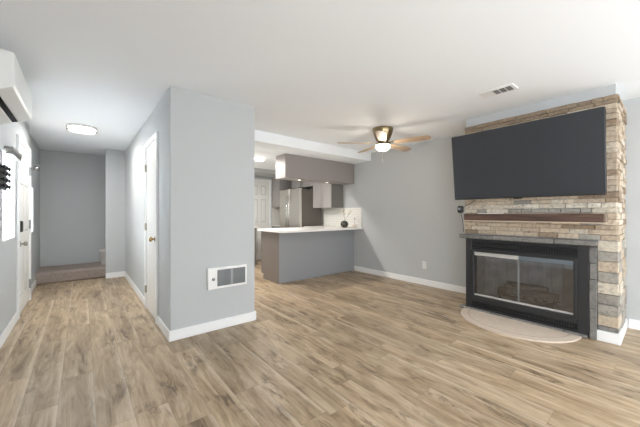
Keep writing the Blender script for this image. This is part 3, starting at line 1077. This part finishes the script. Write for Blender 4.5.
# ---------------------------------------------------------------- ceiling fan
fan = thing('ceiling_fan', 'five-blade ceiling fan with lit dome near the right wall', 'fan', (3.34, 2.64, ZC))
MB().lathe([(0, 0), (.142, 0), (.146, -.012), (.146, -.03), (.138, -.06), (.118, -.12), (.098, -.165), (.09, -.175), (0, -.178)], seg=48).build('motor_housing', M['antique'], fan)
MB().lathe([(0, -.178), (.075, -.178), (.075, -.21), (.105, -.218), (.11, -.232), (.108, -.238), (0, -.239)], seg=40).build('light_fitting', M['antique'], fan)
MB().lathe([(.104, -.2395), (.106, -.255), (.098, -.28), (.076, -.305), (.04, -.32), (0, -.324)], seg=40).build('light_dome', M['dome_glass'], fan)
for k in range(5):
    a = math.radians(72 * k)
    R_ = Matrix.Rotation(a, 4, 'Z') @ Matrix.Translation((0, 0, -.215)) @ Matrix.Rotation(math.radians(-11), 4, 'X')
    ol = [(.17, -.045), (.20, -.055), (.40, -.066), (.58, -.07), (.63, -.062), (.655, -.035), (.66, 0), (.655, .035), (.63, .062), (.58, .07), (.40, .066), (.20, .055), (.17, .045)]
    bl = MB().prism(ol, -.004, .004, axis='z').build('blade', M['oak_blade'], fan)
    bl.matrix_local = R_
    br = MB().prism([(.07, -.015), (.16, -.018), (.19, -.04), (.25, -.03), (.26, 0), (.25, .03), (.19, .04), (.16, .018), (.07, .015)], .0045, .011, axis='z')
    br.build('blade_bracket', M['antique'], bl)
b = MB().tube([(-.085, -.06, -.238), (-.085, -.06, -.32), (-.085, -.06, -.47)], .0022, 6)
b.lathe([(0, -.50), (.006, -.495), (.007, -.48), (.003, -.468), (0, -.467)], -.085, -.06, 0, 10)
b.build('pull_chain', M['nickel'], fan)
fl = bpy.data.lights.new('fan_lamp_light', 'POINT')
fl.energy, fl.color, fl.shadow_soft_size = 6, (1.0, 0.90, 0.78), 0.10
flo = bpy.data.objects.new('fan_lamp_light', fl)
flo.location = (3.34, 2.64, ZC - .42)
C.objects.link(flo)

# ---------------------------------------------------------------- hall lamp
hl = thing('ceiling_lamp', 'round glowing flush lamp on the hall ceiling', 'lamp', (0.0, 5.27, ZC))
MB().lathe([(0, 0), (.165, 0), (.165, -.02), (0, -.021)], seg=48).build('base', M['plastic'], hl)
MB().lathe([(.158, -.0215), (.158, -.055), (.15, -.066), (.10, -.072), (0, -.074)], seg=48).build('diffuser', M['lamp_glass'], hl)
b = MB()
for za, zb in ((-.028, -.021), (-.064, -.056)):
    seg = 48
    b.lathe([(.1595, za), (.17, za), (.17, zb), (.1595, zb), (.1595, za)], seg=seg)
b.build('ring', M['chrome'], hl)
hp = bpy.data.lights.new('hall_lamp_light', 'AREA')
hp.shape, hp.size, hp.energy, hp.color = 'DISK', 0.30, 18, (1.0, 0.97, 0.93)
hpo = bpy.data.objects.new('hall_lamp_light', hp)
hpo.location = (0, 5.27, ZC - .085)
C.objects.link(hpo)

# ---------------------------------------------------------------- wall fittings
ac = thing('air_conditioner', 'white wall-mounted air conditioner high on left wall', 'air conditioner', (0, 0, 0))
prof = [(XL + .001, 2.33), (XL + .16, 2.335), (XL + .212, 2.33), (XL + .22, 2.322), (XL + .22, 2.11), (XL + .21, 2.092)]
prof += [(XL + .135, 2.052), (XL + .12, 2.06), (XL + .05, 2.04), (XL + .04, 2.02), (XL + .001, 2.02)]
MB().prism(prof, 2.88, 3.80, axis='y').build('body', M['plastic'], ac)
b = MB().prism([(XL + .131, 2.050), (XL + .121, 2.0595), (XL + .085, 2.0495), (XL + .09, 2.040)], 2.91, 3.77, axis='y')
part_label(b.build('air_slot', M['black_slot'], ac), 'dark outlet slot')
b = MB().prism([(XL + .092, 2.036), (XL + .095, 2.042), (XL + .040, 2.018), (XL + .037, 2.012)], 2.92, 3.76, axis='y')
part_label(b.build('louver', M['plastic'], ac), 'white outlet louver')

ho = thing('wall_heater', 'white wall heater with grey grille low on the closet wall', 'heater', (0.992, CY0, 0.435))
part_label(B(0, .425, -.035, 0, 0, .222, bevel=.005, seg=2).build('housing', M['plastic'], ho), 'white steel housing')
b = MB()
b.box(.096, .405, -.0362, -.0352, .026, .196, M['black_slot'])
for k in range(26):
    x = .0985 + k * .0120
    b.box(x, x + .006, -.041, -.0363, .026, .196, M['grille'])
b.box(.240, .254, -.0425, -.0411, .026, .196, M['grille'])
b.build('grille', None, ho)
MB().lathe([(.016, 0), (.015, -.012), (.012, -.016), (0, -.016)], .055, -.0352, .105, 20, axis='y').build('knob', M['plastic_grey'], ho)

ou = thing('wall_outlet', 'white wall outlet low on the right wall', 'outlet', (XR, 2.68, 0.34))
B(-.007, 0, -.038, .038, -.06, .06, bevel=.003).build('plate', M['plastic'], ou)
for z in (-.026, .026):
    s = MB().box(-.0095, -.0072, -.017, .017, z - .014, z + .014, M['plastic'])
    s.box(-.0102, -.0096, -.008, -.005, z - .004, z + .007, M['black_slot']).box(-.0102, -.0096, .005, .008, z - .004, z + .007, M['black_slot'])
    s.build('socket', None, ou)

cv = thing('ceiling_vent', 'white rectangular air vent in the ceiling near fireplace', 'vent', (3.19, 1.10, ZC))
b = MB()
b.box(-.085, .085, -.155, .155, -.010, 0, bevel=.003)
b.build('frame', M['trim'], cv)
b = MB()
for i in range(3):
    y0 = -.125 + i * .055
    b.box(-.055, .055, y0, y0 + .045, -.0108, -.0102, M['vent_slot'])
    for k in range(4):
        b.box(-.055, .055, y0 + .002 + k * .012, y0 + .006 + k * .012, -.014, -.0109, M['plastic_grey'])
part_label(b.build('slots', None, cv), 'dark louvred slots')

rk = thing('wall_rack', 'black wall rack with rounded pegs left of the narrow window', 'rack', (XL, 3.72, 1.425))
B(0, .06, -.22, .08, 0, .21, bevel=.004).build('board', M['black'], rk)
for z in (.03, .085, .14, .19):
    for y in (-.17, -.06, .05):
        MB().lathe([(.010, .0605), (.010, .07), (.019, .073), (.019, .082), (.012, .087), (0, .088)], 0, y, z, 14, axis='x').build('peg', M['black'], rk)

bd = thing('window_blind', 'grey slat blind drawn up over the narrow sidelight window', 'blind', (XL, 4.32, 1.80))
B(0, .062, -.24, .30, .035, .075, bevel=.004).build('headrail', M['blind_metal'], bd)
b = MB()
for k in range(5):
    b.box(.006, .058, -.235, .295, .0 + k * .007, .004 + k * .007)
b.build('slats', M['blind_metal'], bd)

hk = thing('wall_hook', 'small chrome wall fitting beyond the front door', 'hook', (XF, 6.32, 1.90))
MB().lathe([(.05, 0), (.048, .008), (.03, .016), (0, .017)], 0, 0, 0, 24, axis='x').build('plate', M['chrome'], hk)
MB().tube([(.012, 0, 0), (.03, 0, 0), (.042, 0, .008), (.048, 0, .025)], .009, 10).build('arm', M['chrome'], hk)
MB().lathe([(0, -.04), (.028, -.034), (.04, 0), (.028, .034), (0, .04)], .062, 0, .03, 18).build('tip', M['chrome'], hk)
